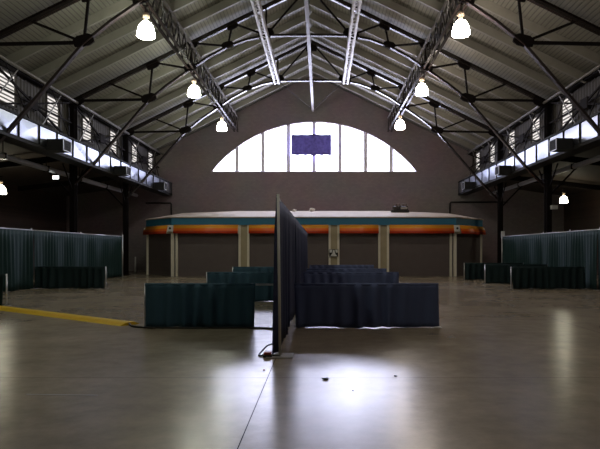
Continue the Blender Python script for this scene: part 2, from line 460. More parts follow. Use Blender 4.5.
# ------------------------------------------------------------------ roof trusses
E = EYE
HB = [(2.15, 10.9+E), (4.1, 10.35+E), (6.0, 9.2+E), (8.1, 7.65+E), (11.0, 4.30+E), (11.95, 3.3+E)]   # bottom chord nodes (offset, z)
TX = [2.15, 3.85, 5.9, 7.9, 10.1]                                                # top chord nodes
def roof_truss(yt, label):
    root = thing('roof_truss', label, 'truss', (XC, yt, HB[0][1]), 'steel roof trusses spanning the hall')
    def P(s, off, z): return (XC+s*off, yt, z)
    tz = lambda off: RIDGE - SL*off - 0.14
    for s in (-1, 1):
        # top chord: I-shape, two flanges and web
        b = MB(); oe = 12.0
        b.bar(P(s, 0, tz(0)), P(s, oe, tz(oe)), 0.06, 0.22)
        b.bar(P(s, 0, tz(0)-0.10), P(s, oe, tz(oe)-0.10), 0.18, 0.03)
        b.bar(P(s, 0, tz(0)+0.10), P(s, oe, tz(oe)+0.10), 0.18, 0.03)
        b.build('top_chord', M['steel'], root)
        # bottom chord of this side, following the nodes
        b = MB()
        # smooth the nodes a little (quadratic through mid nodes)
        pts = [(0, HB[0][1]+0.03), (1.2, HB[0][1]+0.02)] + HB[:1] + [(3.15, 10.70+E)] + HB[1:2] + [(5.1, 9.82+E)] + HB[2:3] + [(7.1, 8.45+E)] + HB[3:]
        for (o0, z0), (o1, z1) in zip(pts, pts[1:]):
            b.bar(P(s, o0, z0), P(s, o1, z1), 0.05, 0.12)
            d = Vector((o1-o0, 0, z1-z0)).normalized(); nrm = Vector((d.z*s, 0, -d.x))
            A = Vector(P(s, o0, z0))+nrm*0.06; B = Vector(P(s, o1, z1))+nrm*0.06
            b.bar(A - Vector((d.x*s, 0, d.z))*0.02, B + Vector((d.x*s, 0, d.z))*0.02, 0.19, 0.03)
        b.build('bottom_chord', M['redsteel'] if yt < 25 else M['steel'], root)
        web = [((0, tz(0)), HB[0]), ((TX[0], tz(TX[0])), HB[0]), ((TX[1], tz(TX[1])), HB[0]), ((TX[1], tz(TX[1])), HB[1]),
               ((TX[2], tz(TX[2])), HB[1]), ((TX[2], tz(TX[2])), HB[2]), ((TX[3], tz(TX[3])), HB[2]), ((TX[3], tz(TX[3])), HB[3]),
               ((TX[4], tz(TX[4])), HB[3]), ((11.9, tz(11.9)), HB[3])]
        for k, ((o0, z0), (o1, z1)) in enumerate(web):
            w = 0.085 if k not in (9,) else 0.11
            MB().bar(P(s, o0, z0), P(s, o1, z1), w, w).build('web_member', M['dull'], root)
        for (o, z, r) in [(HB[0][0], HB[0][1]+0.05, 0.40), (HB[1][0], HB[1][1]+0.05, 0.30), (HB[2][0], HB[2][1]+0.05, 0.32), (HB[3][0], HB[3][1]+0.05, 0.38), (TX[1], tz(TX[1])-0.15, 0.30), (TX[2], tz(TX[2])-0.15, 0.26), (TX[3], tz(TX[3])-0.15, 0.34), (11.75, tz(11.75)-0.15, 0.38)]:
            sl = math.atan2(-SL, 1) if o in TX or o > 11 else -0.25
            cx, cz = P(s, o, z)[0], z
            pts = []
            for (u, v) in ((-1, 0.35), (-0.55, 0.62), (0.55, 0.62), (1, 0.35), (1, -0.3), (0.5, -0.5), (-0.5, -0.5), (-1, -0.3)):
                X = (u*math.cos(sl) - v*math.sin(sl))*r*s; Z = (u*math.sin(sl) + v*math.cos(sl))*r
                pts.append((cx+X, yt-0.04, cz+Z))
            MB().prism(pts, (0, 0.08, 0)).build('gusset_plate', M['dull'], root)
    MB().bar(P(1, 0, RIDGE-0.2), P(1, 0, HB[0][1]), 0.06, 0.06).build('king_rod', M['steel'], root)
    MB().box((XC-0.35, yt-0.04, RIDGE-0.75), (XC+0.35, yt+0.04, RIDGE-0.2)).build('gusset_plate', M['dull'], root)
roof_truss(TR[0], 'dark steel roof truss nearest the camera, its sides in the top corners of the view')
roof_truss(TR[1], 'dark steel roof truss second from the end wall, holding the middle pair of lamps')
roof_truss(TR[2], 'dark steel roof truss closest to the end wall, arching just above the big window')

# ridge strut and laced struts along the hall
MB_r = thing('ridge_strut', 'pale straight steel strut along the middle of the roof, above the banner', 'beam', (XC, TR[0], HB[0][1]))
b = MB(); zz = HB[0][1]-0.05
b.box((XC-0.085, 18.0, zz-0.12), (XC+0.085, YE-0.01, zz-0.09)); b.box((XC-0.02, 18.0, zz-0.10), (XC+0.02, YE-0.01, zz+0.1)); b.box((XC-0.085, 18.0, zz+0.08), (XC+0.085, YE-0.01, zz+0.12))
b.build('beam', M['strut'], MB_r)
for s in (-1, 1):
    MB().bar((XC+s*2.1, TR[2], zz), (XC, YE-0.05, zz), 0.025, 0.025).build('brace_rod', M['dull'], MB_r)

def laced_strut(s, label):
    xc = XC+s*2.2; z = HB[0][1]-0.12; y0, y1 = 18.0, TR[2]-0.1; w, h = 0.17, 0.15
    root = thing('laced_strut', label, 'beam', (xc, y0, z), 'laced struts between the trusses')
    for (i, j) in ((-1,-1),(1,-1),(1,1),(-1,1)):
        b = MB()
        b.box((min(xc+i*w, xc+i*w-i*0.09), y0, z+j*h-0.012), (max(xc+i*w, xc+i*w-i*0.09), y1, z+j*h+0.012))
        b.box((xc+i*w-0.012, y0, min(z+j*h, z+j*h-j*0.09)), (xc+i*w+0.012, y1, max(z+j*h, z+j*h-j*0.09)))
        b.build('angle_rail', M['laced'], root)
    for j in (-1, 1):
        b = MB(); n = int((y1-y0)/0.42)
        for k in range(n):
            ya, yb = y0+k*0.42, y0+(k+1)*0.42; q = 1 if k % 2 else -1
            b.bar((xc-q*w, ya, z+j*h), (xc+q*w, yb, z+j*h), 0.06, 0.012)
        o = b.build('lacing', M['laced'], root)
    for i in (-1, 1):
        b = MB(); n = int((y1-y0)/0.42)
        for k in range(n):
            ya, yb = y0+k*0.42, y0+(k+1)*0.42; q = 1 if k % 2 else -1
            b.bar((xc+i*w, ya, z-q*h), (xc+i*w, yb, z+q*h), 0.012, 0.06)
        b.build('lacing', M['laced'], root)
laced_strut(-1, 'bright laced steel strut running along the roof, left of the ridge strut')
laced_strut(1, 'bright laced steel strut running along the roof, right of the ridge strut')

# deep lattice girders above the lamps
def lattice_girder(s, label):
    xc = XC+s*5.95; zb, zt = HB[2][1]+0.02, roofz(xc)-0.35
    root = thing('lattice_girder', label, 'girder', (xc, 18, zb), 'lattice girders along the roof above the lamps')
    y0, y1 = 17.5, YE-0.01
    for (z, nm) in ((zb, 'bottom_chord'), (zt, 'top_chord')):
        b = MB()
        for dx in (-0.13, 0.13):
            b.box((xc+dx-0.055, y0, z-0.07), (xc+dx+0.055, y1, z-0.045)); b.box((xc+dx-0.012, y0, z-0.06), (xc+dx+0.012, y1, z+0.08))
        b.build(nm, M['strut'] if z == zt else M['steel'], root)
    n = int(round((y1-y0)/1.27))
    st = (y1-y0)/n
    for k in range(n):
        ya, yb = y0+k*st, y0+(k+1)*st
        ym = (ya+yb)/2
        for (p, q) in (((ya, zb), (ym, zt)), ((ym, zt), (yb, zb))):
            b = MB()
            for dx in (-0.13, 0.13): b.bar((xc+dx, p[0], p[1]), (xc+dx, q[0], q[1]), 0.04, 0.08)
            b.build('lattice_bar', M['steel'], root)
lattice_girder(-1, 'dark lattice girder running along the roof above the row of lamps at left')
lattice_girder(1, 'dark lattice girder running along the roof above the row of lamps at right')

# ------------------------------------------------------------------ high-bay lamps
def make_lamp(lens, label, group):
    root = thing('high_bay_lamp', label, 'lamp', (0, 0, 0), group)
    MB().lathe([(0.02, 0.005), (0.27, 0.0), (0.32, 0.02), (0.33, 0.07), (0.31, 0.22), (0.26, 0.40), (0.17, 0.53), (0.07, 0.59)], 24).build('lens', lens, root)
    MB().lathe([(0.07, 0.59), (0.08, 0.63), (0.06, 0.68), (0.12, 0.73), (0.13, 0.82), (0.11, 0.88), (0.05, 0.91)], 20).build('ballast_housing', M['lampcap'], root)
    MB().lathe([(0.028, 0.91), (0.028, 1.17)], 10).build('stem', M['redsteel'], root)
    MB().tube([(-0.09, 0, 1.17), (0.09, 0, 1.17)], 0.04).build('hook', M['steel'], root)
    return root
def copy_thing(o, loc, label=None, group=None):
    r = o.copy(); COL.objects.link(r); r.location = loc
    if label: r['label'] = label
    if group: r['group'] = group
    for ch in list(o.children):
        c = ch.copy(); COL.objects.link(c); c.parent = r
        for g in list(ch.children):
            d = g.copy(); COL.objects.link(d); d.parent = c
    return r
GL, GR = 'high bay lamps in the left roof row', 'high bay lamps in the right roof row'
lz = 9.45
L0 = make_lamp(M['lampL'], 'glowing high bay lamp nearest the camera in the left roof row, largest there', GL); L0.location = (-6.47, TR[0], lz)
copy_thing(L0, (-6.47, TR[1], lz-0.05), 'glowing high bay lamp in the middle of the left roof row')
copy_thing(L0, (-6.42, TR[2], lz-0.15), 'glowing high bay lamp at the end wall end of the left roof row')
R0 = make_lamp(M['lampR'], 'glowing high bay lamp nearest the camera in the right roof row, largest there', GR); R0.location = (5.14, TR[0], lz+0.06)
copy_thing(R0, (5.10, TR[1], lz+0.03), 'glowing high bay lamp in the middle of the right roof row')
copy_thing(R0, (5.06, TR[2], lz-0.05), 'glowing high bay lamp at the end wall end of the right roof row')
for yy in (TR[0]-BAY, TR[0]-2*BAY):
    copy_thing(L0, (-6.5, yy, lz), 'high bay lamp above and behind the view, left roof row')
    copy_thing(R0, (5.25, yy, lz), 'high bay lamp above and behind the view, right roof row')
def aisle_lamp(loc, label):
    root = make_lamp(M['lampA'], label, 'lamps under the aisle roofs'); root.location = loc; root.scale = (0.78, 0.78, 0.78)
    return root
aisle_lamp((15.5, 36.8, 4.62), 'small glowing lamp under the right aisle roof, beyond the green drape wall')
aisle_lamp((-16.55, 29.7, 4.5), 'small glowing lamp at the left edge of the view, beyond the green drape wall')

# ------------------------------------------------------------------ steel columns
def column(s, y, label):
    x = XL if s < 0 else XR
    root = thing('steel_column', label, 'column', (x, y, 0), 'steel columns along the hall sides')
    b = MB(); top = 9.2
    b.box((x-0.02, y-0.15, 0.03), (x+0.02, y+0.15, top)); b.box((x-0.14, y-0.15, 0.03), (x+0.14, y-0.125, top)); b.box((x-0.14, y+0.125, 0.03), (x+0.14, y+0.15, top))
    b.build('shaft', M['dull'], root)
    MB().box((x-0.3, y-0.28, 0), (x+0.3, y+0.28, 0.03)).build('base_plate', M['dull'], root)
    out = x + s*6.9
    b = MB(); b.bar((x, y, 6.35), (out, y, 5.55), 0.12, 0.3); b.build('aisle_beam', M['dull'], root)
    MB().bar((x+s*0.1, y, 4.4), (x+s*1.7, y, 6.05), 0.06, 0.08).build('knee_brace', M['dull'], root)
    for d in (-1, 1):
        MB().bar((x, y+d*0.15, 4.7), (x, y+d*1.2, 5.82), 0.05, 0.06).build('knee_brace', M['dull'], root)
    return root
for s, nm, ys in ((-1, 'left', TR), (1, 'right', TR)):
    for y, w in zip(ys, ('nearest the camera', 'second from the end wall', 'closest to the end wall')):
        column(s, y, 'dark steel column on the %s side of the hall, %s' % (nm, w))

# ------------------------------------------------------------------ clerestory side trusses
def side_truss(s, label):
    x = XL if s < 0 else XR
    root = thing('side_truss', label, 'truss', (x, TR[0], 7.0), 'side trusses in front of the high windows')
    zt, zb = 9.05, 7.02; zm = 8.0
    y0 = TR[0]-BAY; 
    MB().box((x-0.11, y0, zt-0.08), (x+0.11, YE, zt+0.08)).build('top_chord', M['dull'], root)
    xi = x - s*0.22
    MB().tube([(xi, y0, zt+0.02), (xi, YE, zt+0.02)], 0.07, 10).build('eave_pipe', M['rail'], root)
    MB().box((x-0.10, y0, zb-0.07), (x+0.10, YE, zb+0.07)).build('bottom_chord', M['dull'], root)
    for k in range(4):
        a, c = y0+k*BAY, y0+(k+1)*BAY; m = (a+c)/2
        for (p, q) in (((a, zt), (m, zm)), ((m, zm), (c, zt)), ((a, zb), (m, zm)), ((m, zm), (c, zb))):
            MB().bar((x, p[0], p[1]), (x, q[0], q[1]), 0.07, 0.08).build('diagonal', M['dull'], root)
        MB().bar((x, a, zm), (x, c, zm), 0.06, 0.07).build('middle_strut', M['dull'], root)
        MB().box((x-0.05, m-0.32, zm-0.24), (x+0.05, m+0.32, zm+0.24)).build('gusset_plate', M['dull'], root)
        for (p, q) in ((a, m), (m, c)):
            xr_ = x - s*0.12
            h = (p+q)/2
            MB().bar((xr_, p+0.4, zb), (xr_, h+0.5, zt), 0.035, 0.04).build('tie_rod', M['rail'], root)
            MB().bar((xr_, q-0.4, zb), (xr_, h-0.5, zt), 0.035, 0.04).build('tie_rod', M['dull'], root)
    return root
side_truss(-1, 'dark braced steel side truss along the left eave, in front of louvred windows')
side_truss(1, 'dark braced steel side truss along the right eave, in front of louvred windows')

# ------------------------------------------------------------------ air ducts
def duct(s, label):
    xf, xb = (-11.6, -12.3) if s < 0 else (10.62, 11.3)
    z0, z1 = (5.97, 6.72) if s < 0 else (6.0, 6.8)
    root = thing('air_duct', label, 'duct', (xf, TR[0], z0))
    y0 = 14.0; st = 1.6; y = y0; k = 0
    while y < YE-0.3:
        ye = min(y+st, YE-0.02)
        b = MB(); bm = b.bm
        # rectangular sheet metal section, inner face cross-broken
        b.box((min(xf+s*0.02, xb), y, z0), (max(xf+s*0.02, xb), ye, z1))
        q = [bm.verts.new(p) for p in ((xf, y+0.02, z0), (xf, ye-0.02, z0), (xf, ye-0.02, z1), (xf, y+0.02, z1))]
        cx = bm.verts.new((xf-s*0.035*random.choice((1, 0.6, 0.3)), (y+ye)/2+random.uniform(-.15, .15), (z0+z1)/2))
        for i in range(4):
            bm.faces.new((q[i], q[(i+1) % 4], cx))
        b.build('duct_section', M['galv'], root)
        MB().box((min(xf-s*0.05, xb), ye-0.025, z0-0.03), (max(xf-s*0.05, xb), ye+0.025, z1+0.03)).build('flange', M['flange'], root)
        y = ye; k += 1
    # shelf angle under the duct and rail above it
    MB().box((min(xf-s*0.04, xb), y0, z0-0.16), (max(xf-s*0.04, xb), YE-0.02, z0-0.03)).build('support_beam', M['flange'], root)
    MB().box((min(xf-s*0.04, xf+s*0.06), y0, z1+0.03), (max(xf-s*0.04, xf+s*0.06), YE-0.02, z1+0.10)).build('top_rail', M['flange'], root)
    for yv in (24.5, 32.3, 40.0):
        xo = xf - s*0.75
        za, zb = z0-0.16, z0+0.31
        v = MB().box((min(xf-s*0.05, xo), yv-0.35, za), (max(xf-s*0.05, xo), yv+0.35, zb)).build('air_outlet', M['flange'], root)
        f = MB(); xa, xb2 = xo-s*0.03, xo
        lo, hi = min(xa, xb2), max(xa, xb2)
        f.box((lo, yv-0.38, za-0.02), (hi, yv-0.345, zb+0.02)); f.box((lo, yv+0.345, za-0.02), (hi, yv+0.38, zb+0.02))
        f.box((lo, yv-0.38, za-0.02), (hi, yv+0.38, za+0.015)); f.box((lo, yv-0.38, zb-0.015), (hi, yv+0.38, zb+0.02))
        for i in range(4):
            z = za+0.1+i*0.1
            f.box((lo+0.005, yv-0.31, z-0.006), (hi-0.005, yv+0.31, z+0.006), 1)
        f.build('grille', [M['pipe'], M['flange']], v)
    return root
duct(-1, 'silver rectangular air duct below the high windows on the left side')
duct(1, 'silver rectangular air duct below the high windows on the right side')

# ------------------------------------------------------------------ pale pipes under the aisle roofs
def aisle_pipe(s, label):
    x, z = (-13.35, 5.55) if s < 0 else (12.25, 5.66)
    root = thing('aisle_pipe', label, 'pipe', (x, 16, z))
    MB().tube([(x, 15.0, z), (x, 41.5, z)], 0.12, 14).build('pipe', M['pipe'], root)
    y = 16.5
    while y < 41:
        MB().box((x-0.14, y-0.04, z-0.14), (x+0.14, y+0.04, z+0.14)).build('clamp', M['steel'], root)
        MB().bar((x, y, z+0.13), (x, y, 6.85), 0.03, 0.03).build('hanger', M['steel'], root)
        y += 3.8
    return root
aisle_pipe(-1, 'pale round pipe hung under the left aisle roof below the duct')
aisle_pipe(1, 'pale round pipe hung under the right aisle roof below the duct')
# conduits on the end wall
tag(MB().tube([(-13.6, YE-0.07, 5.25), (-11.7, YE-0.07, 5.25), (-11.62, YE-0.07, 5.17), (-11.62, YE-0.07, 3.75)], 0.06).build('wall_pipe', M['black']), 'dark bent pipe on the end wall beside the kiosk, at its left', 'pipe')
tag(MB().tube([(14.4, YE-0.07, 5.32), (10.05, YE-0.07, 5.32), (9.95, YE-0.07, 5.22), (9.95, YE-0.07, 4.2)], 0.06).build('wall_pipe', M['black']), 'dark bent pipe on the end wall above the kiosk roof, at its right', 'pipe')

# small things on columns
def flood(loc, label):
    root = thing('flood_light', label, 'light', loc); x, y, z = loc
    MB().box((x-0.17, y, z-0.1), (x+0.17, y+0.14, z+0.1)).build('housing', M['black'], root)
    MB().box((x-0.15, y-0.015, z-0.08), (x+0.15, y, z+0.08)).build('lens', M['flood'], root)
    MB().bar((x, y+0.07, z+0.08), (x, y+0.07, z+0.205), 0.04, 0.04).build('bracket', M['steel'], root)
flood((-13.22, 28.6, 5.22), 'small lit white flood light under the left aisle pipe')
def jbox(loc, label, w=0.16, h=0.4):
    x, y, z = loc
    r = thing('junction_box', label, 'box', loc)
    MB().box((x-w/2, y-0.12, z-h/2), (x+w/2, y, z+h/2)).build('housing', M['white'], r, bevel=0.01)
    MB().box((x-w/2+0.02, y-0.13, z-h/2+0.02), (x+w/2-0.02, y-0.12, z+h/2-0.02)).build('cover', M['white'], r)
jbox((11.6, TR[2]-0.17, 2.6), 'white junction box on the right column closest to the end wall', 0.2, 0.42)
jbox((11.72, TR[1]-0.17, 3.76), 'white junction box on the second column from the end wall, right side', 0.34, 0.2)
r = thing('barrier_post', 'slim pale standing post on the floor between left drape wall and kiosk', 'post', (-12.95, 40, 0))
MB().lathe([(0.05, 0.03), (0.05, 1.1), (0.03, 1.14)], 14, (-12.95, 40, 0)).build('post', M['white'], r)
MB().lathe([(0.17, 0), (0.17, 0.02), (0.06, 0.04)], 20, (-12.95, 40, 0)).build('base', M['black'], r)

# ------------------------------------------------------------------ kiosk (concession stand)
KC = -0.47
KF, KS = 35.0, 37.8
KX0, KX1 = 8.6, 10.95        # half widths: front, outer
kiosk = thing('kiosk', 'wide concession kiosk with teal fascia and orange awnings before the end wall', 'kiosk', (KC, KF, 0))
ZF0, ZF1 = 3.13, 3.56
foot = [(-KX1, YE-0.01), (-KX1, KS), (-KX0, KF), (KX0, KF), (KX1, KS), (KX1, YE-0.01)]
def offset_pts(e):
    return [(-KX1-e, YE-0.01), (-KX1-e, KS-e*0.41), (-KX0-e*0.41, KF-e), (KX0+e*0.41, KF-e), (KX1+e, KS-e*0.41), (KX1+e, YE-0.01)]
# fascia
o1, o0 = offset_pts(0.10), offset_pts(-0.05)
for i, nm in enumerate(('side', 'corner', 'front', 'corner', 'side')):
    a, c, d, e = o1[i], o1[i+1], o0[i+1], o0[i]
    MB().prism([(KC+p[0], p[1], ZF0) for p in (a, c, d, e)], (0, 0, ZF1-ZF0)).build('fascia', M['teal'], kiosk)
# roof
b = MB(); bm = b.bm
ro = offset_pts(0.16)
lowp = [Vector((KC+p[0], p[1], ZF1)) for p in ro]
top = [Vector((KC+x, y, z)) for (x, y, z) in ((-10.2, YE-0.01, 4.15), (-9.7, 42.0, 4.3), (-5.6, 42.0, 4.46), (5.6, 42.0, 4.46), (9.7, 42.0, 4.3), (10.2, YE-0.01, 4.15))]
lv = [bm.verts.new(p) for p in lowp]; lv2 = [bm.verts.new(p+Vector((0, 0, 0.06))) for p in lowp]; tv = [bm.verts.new(p) for p in top]
for i in range(5):
    bm.faces.new((lv[i], lv[i+1], lv2[i+1], lv2[i])); bm.faces.new((lv2[i], lv2[i+1], tv[i+1], tv[i]))
bm.faces.new(tv); bm.faces.new(lv[::-1]); bm.faces.new((lv[0], lv2[0], tv[0], tv[5], lv2[5], lv[5]))
b.build('roof', M['cream'], kiosk)
# posts
def post(xc, y, w, narrow, ang=0):
    p = MB(); 
    R = Matrix.Rotation(ang, 4, 'Z')
    def bx(x0, x1, y0, y1, mat):
        bb = MB().box((x0, y0, 0), (x1, y1, ZF0))
        bmesh.ops.transform(bb.bm, matrix=Matrix.Translation((xc, y, 0)) @ R, verts=bb.bm.verts[:])
        return bb
    po = bx(-w/2, w/2, 0.02, 0.2, None).build('post', M['tan'], kiosk)
    e = 0.13
    bx(-w/2, -w/2+e, -0.05, 0.02, None).build('edge_strip', M['trim'], po)
    bx(w/2-e, w/2, -0.05, 0.02, None).build('edge_strip', M['trim'], po)
POSTS = [-4.25, -1.23, 1.23, 4.25]
for x in POSTS: post(KC+x, KF, 0.66, False)
for s in (-1, 1):
    po = MB().box((KC+s*KX0-0.09, KF-0.03, 0), (KC+s*KX0+0.09, KF+0.12, ZF0)).build('post', M['trim'], kiosk)
    po = MB().box((KC+s*(KX0-0.25)-0.06, KF-0.03, 0), (KC+s*(KX0-0.25)+0.06, KF+0.12, ZF0)).build('post', M['trim'], kiosk)
    po = MB().box((KC+s*KX1-0.07, KS-0.07, 0), (KC+s*KX1+0.07, KS+0.07, ZF0)).build('post', M['trim'], kiosk)
# closed shutters
XB = [-KX0] + POSTS + [KX0]
for xa, xb in zip(XB, XB[1:]):
    b = MB(); z = 0.0
    n = 14
    for i in range(n):
        z0, z1 = 3.13*i/n, 3.13*(i+1)/n
        b.box((KC+xa+0.02, KF+0.13, z0), (KC+xb-0.02, KF+0.18, z1-0.012)); 
    b.box((KC+xa+0.02, KF+0.15, 0), (KC+xb-0.02, KF+0.19, 3.13))
    b.build('shutter', M['shutter'], kiosk)
for s in (-1, 1):
    a, c = Vector((KC+s*KX0, KF+0.12, 0)), Vector((KC+s*KX1, KS+0.05, 0))
    b = MB()
    for i in range(14):
        z0, z1 = 3.13*i/14, 3.13*(i+1)/14
        zm = (z0+z1)/2
        b.bar(a+Vector((0, 0, zm)), c+Vector((0, 0, zm)), 0.05, (z1-z0)-0.012)
    b.bar(a+Vector((0, 0.03, 1.56)), c+Vector((0, 0.03, 1.56)), 0.03, 3.12)
    b.build('shutter', M['shutter'], kiosk)
    MB().box((KC+s*KX1-0.04, KS+0.07, 0), (KC+s*KX1+0.04, YE-0.01, ZF0)).build('side_wall', M['shutter'], kiosk)
# rounded awnings hung under the fascia
def awning(a, c):
    a, c = Vector((a[0], a[1], 0)), Vector((c[0], c[1], 0)); d = (c-a).normalized(); n = Vector((d.y, -d.x, 0))
    zt, r = 3.13, 0.34
    prof = []
    for i in range(11):
        t_ = i/10*PI/2
        prof.append((0.30*math.sin(t_), zt-0.02 - (r*1.45)*(1-math.cos(t_))))
    prof = [(0.06, zt)] + [(0.06+0.28*math.sin(i/10*PI/2), zt-0.52*(1-math.cos(i/10*PI/2))) for i in range(1, 11)]
    b = MB(); bm = b.bm; rows = []
    inner = []
    for p in (a, c):
        rows.append([bm.verts.new(p + n*q + Vector((0, 0, z))) for (q, z) in prof])
    k = len(prof)
    for i in range(k-1):
        f = bm.faces.new((rows[0][i], rows[1][i], rows[1][i+1], rows[0][i+1])); f.smooth = True
        f.material_index = 0 if i < 6 else (1 if i < 8 else 2)
    o = b.build('awning', [M['yelaw'], M['oraw'], M['redaw']], kiosk, fix=False)
    md = o.modifiers.new('thick', 'SOLIDIFY'); md.thickness = 0.02; md.offset = -1
    for p in (a, c):
        e = MB()
        e.prism([p + Vector((0, 0, zt)) + n*0.02] + [p + n*q + Vector((0, 0, z)) for (q, z) in prof[1:]] + [p + n*0.02 + Vector((0, 0, zt-0.52))], d*0.02)
        e.build('end_cheek', M['trim'], o)
for xa, xb in zip(XB, XB[1:]):
    ga = 0.33 if xa in POSTS else 0.12
    gb = 0.33 if xb in POSTS else 0.12
    awning((KC+xa+ga, KF), (KC+xb-gb, KF))
for s in (-1, 1):
    p, q = Vector((KC+s*KX0, KF, 0)), Vector((KC+s*KX1, KS, 0)); d = (q-p).normalized()
    A, B = p+d*0.12, q-d*0.05
    if s > 0: awning(A, B)
    else: awning(B, A)
    # white lamp bracket at the corner
    x = KC+s*(KX0+0.04)
    c = MB().box((x-0.17, KF-0.36, 2.72), (x+0.17, KF-0.1, 3.1)).build('corner_lamp_box', M['white'], kiosk, bevel=0.02)
    MB().lathe([(0.07, 0), (0.07, 0.02)], 14).build('round_hole', M['black'], c)
    rh = c.children[0]
    rh.rotation_euler = (PI/2, 0, 0); rh.location = (x+s*0.02, KF-0.355, 2.92); rh.matrix_parent_inverse = Matrix.Identity(4)
    rh.parent = c
    x2 = KC+s*(KX1+0.06)
    MB().box((x2-0.1, KS-0.32, 2.72), (x2+0.1, KS-0.08, 3.05)).build('corner_lamp_box', M['trim'], kiosk, bevel=0.02)

# notice on the post
r = thing('notice_sign', 'small white and black notice sign on a kiosk post right of the divider', 'sign', (KC+1.23, KF-0.06, 2.6-1.0))
x, z, y = KC+1.23-0.02, 1.43, KF-0.09
MB().box((x-0.27, y-0.03, z-0.22), (x+0.27, y+0.02, z+0.22)).build('board', M['black'], r)
for pts in ([(-0.25, 0.2), (-0.09, 0.2), (-0.13, 0.02), (-0.25, 0.02)], [(0.25, 0.2), (0.09, 0.2), (0.13, 0.02), (0.25, 0.02)],
            [(-0.05, 0.18), (0.05, 0.18), (0.08, -0.02), (0.22, -0.2), (-0.22, -0.2), (-0.08, -0.02)]):
    MB().prism([(x+p[0], y-0.042, z+p[1]) for p in pts], (0, 0.012, 0)).build('symbol', M['white'], r)

# crate and scraps on the kiosk roof
def kroof(y): return ZF1+0.06+(4.46-ZF1-0.06)*(y-KF+0.16)/(42-KF+0.16)
yk = 40.0; xk = (400-321.5)/575*yk; zk = kroof(yk)
r = thing('equipment_tray', 'dark low tray with a row of short pegs on the kiosk roof', 'tray', (xk, yk, zk))
MB().box((xk-0.62, yk-0.2, zk-0.01), (xk+0.62, yk+0.3, zk+0.16)).build('base', M['black'], r, bevel=0.02)
MB().box((xk-0.5, yk-0.12, zk+0.16), (xk+0.54, yk+0.25, zk+0.42)).build('body', M['steel'], r, bevel=0.02)
MB().box((xk+0.02, yk-0.14, zk+0.22), (xk+0.48, yk-0.12, zk+0.36)).build('label_plate', M['plate'], r)
for i in range(5):
    MB().lathe([(0.035, 0.42), (0.035, 0.56), (0.055, 0.57), (0.055, 0.63), (0.02, 0.66)], 8, (xk-0.46+i*0.23, yk+0.05, zk)).build('peg', M['shutter'], r)
def crumple(name, loc, size, mat, label, cat, seed, flat=0.6):
    rnd = random.Random(seed)
    b = MB(); bmesh.ops.create_icosphere(b.bm, subdivisions=2, radius=1.0)
    for v in b.bm.verts:
        k = rnd.uniform(0.65, 1.1)
        v.co = Vector((v.co.x*size*k, v.co.y*size*k*0.8, v.co.z*size*k*flat))
    zmin = min(v.co.z for v in b.bm.verts)
    for v in b.bm.verts: v.co += Vector((loc[0], loc[1], loc[2]-zmin))
    return tag(b.build(name, mat), label, cat)
yk = 41.2
crumple('paper_scrap', ((294.5-321.5)/575*yk, yk, kroof(yk)-0.01), 0.17, M['paper'], 'pale crumpled scrap on the kiosk roof beside the tall divider', 'scrap', 3)
crumple('paper_scrap', ((312-321.5)/575*yk, yk, kroof(yk)-0.01), 0.24, M['paper'], 'larger pale crumpled scrap on the kiosk roof, right of the divider', 'scrap', 5)

# ------------------------------------------------------------------ pipe and drape
def drape(p0, p1, z0, z1, amp, pitch, seed, mat, parent, name='drape_panel', nrm=None, flare=1.0):
    rnd = random.Random(seed)
    p0, p1 = Vector((p0[0], p0[1], 0)), Vector((p1[0], p1[1], 0)); d = (p1-p0); Ln = d.length; d.normalize()
    n = Vector((d.y, -d.x, 0))
    nu = max(12, int(Ln/pitch*9)); nv = 9
    ph = [rnd.uniform(0, 6.28) for _ in range(5)]
    b = MB(); g = []
    for i in range(nu+1):
        u = Ln*i/nu; col = []
        w = 2*PI*u/pitch
        base = math.sin(w + 1.1*math.sin(u*1.7+ph[0]) + ph[1])
        big = math.sin(u*2.3+ph[2])*0.5 + math.sin(u*4.1+ph[3])*0.35
        am = 0.6+0.4*math.sin(u*3.1+ph[4])
        for j in range(nv+1):
            v = j/nv
            k = (0.35+0.65*(1-v)**0.7)
            off = amp*(base*am*k + big*(1-v)*0.9*flare)
            # rod pocket ridge near the top
            if j >= nv-1: off *= 0.12 if j == nv else 0.5
            zz = z0+(z1-z0)*v + (0.012*math.sin(u*5.3+ph[2]) if j == 0 else 0)
            col.append(b.bm.verts.new(p0 + d*(u + 0.3*amp*math.sin(w*0.5+ph[3])*(1-v)) + n*off + Vector((0, 0, zz))))
        g.append(col)
    for i in range(nu):
        for j in range(nv):
            f = b.bm.faces.new((g[i][j], g[i+1][j], g[i+1][j+1], g[i][j+1])); f.smooth = True
    o = b.build(name, mat, parent, fix=False)
    md = o.modifiers.new('thick', 'SOLIDIFY'); md.thickness = 0.006
    return o
def upright(x, y, h, parent, r=0.024, lean=0.0, name='upright', base=0.2, mat=None):
    u = MB().tube([(x, y, 0.012), (x+lean, y, h)], r, 10).build(name, mat or M['alu'], parent)
    MB().box((x-base, y-base, 0), (x+base, y+base, 0.012)).build('base_plate', M['plate'], parent)
    return u
def crossbar(a, c, parent):
    MB().tube([a, c], 0.02, 8).build('crossbar', M['alu'], parent)

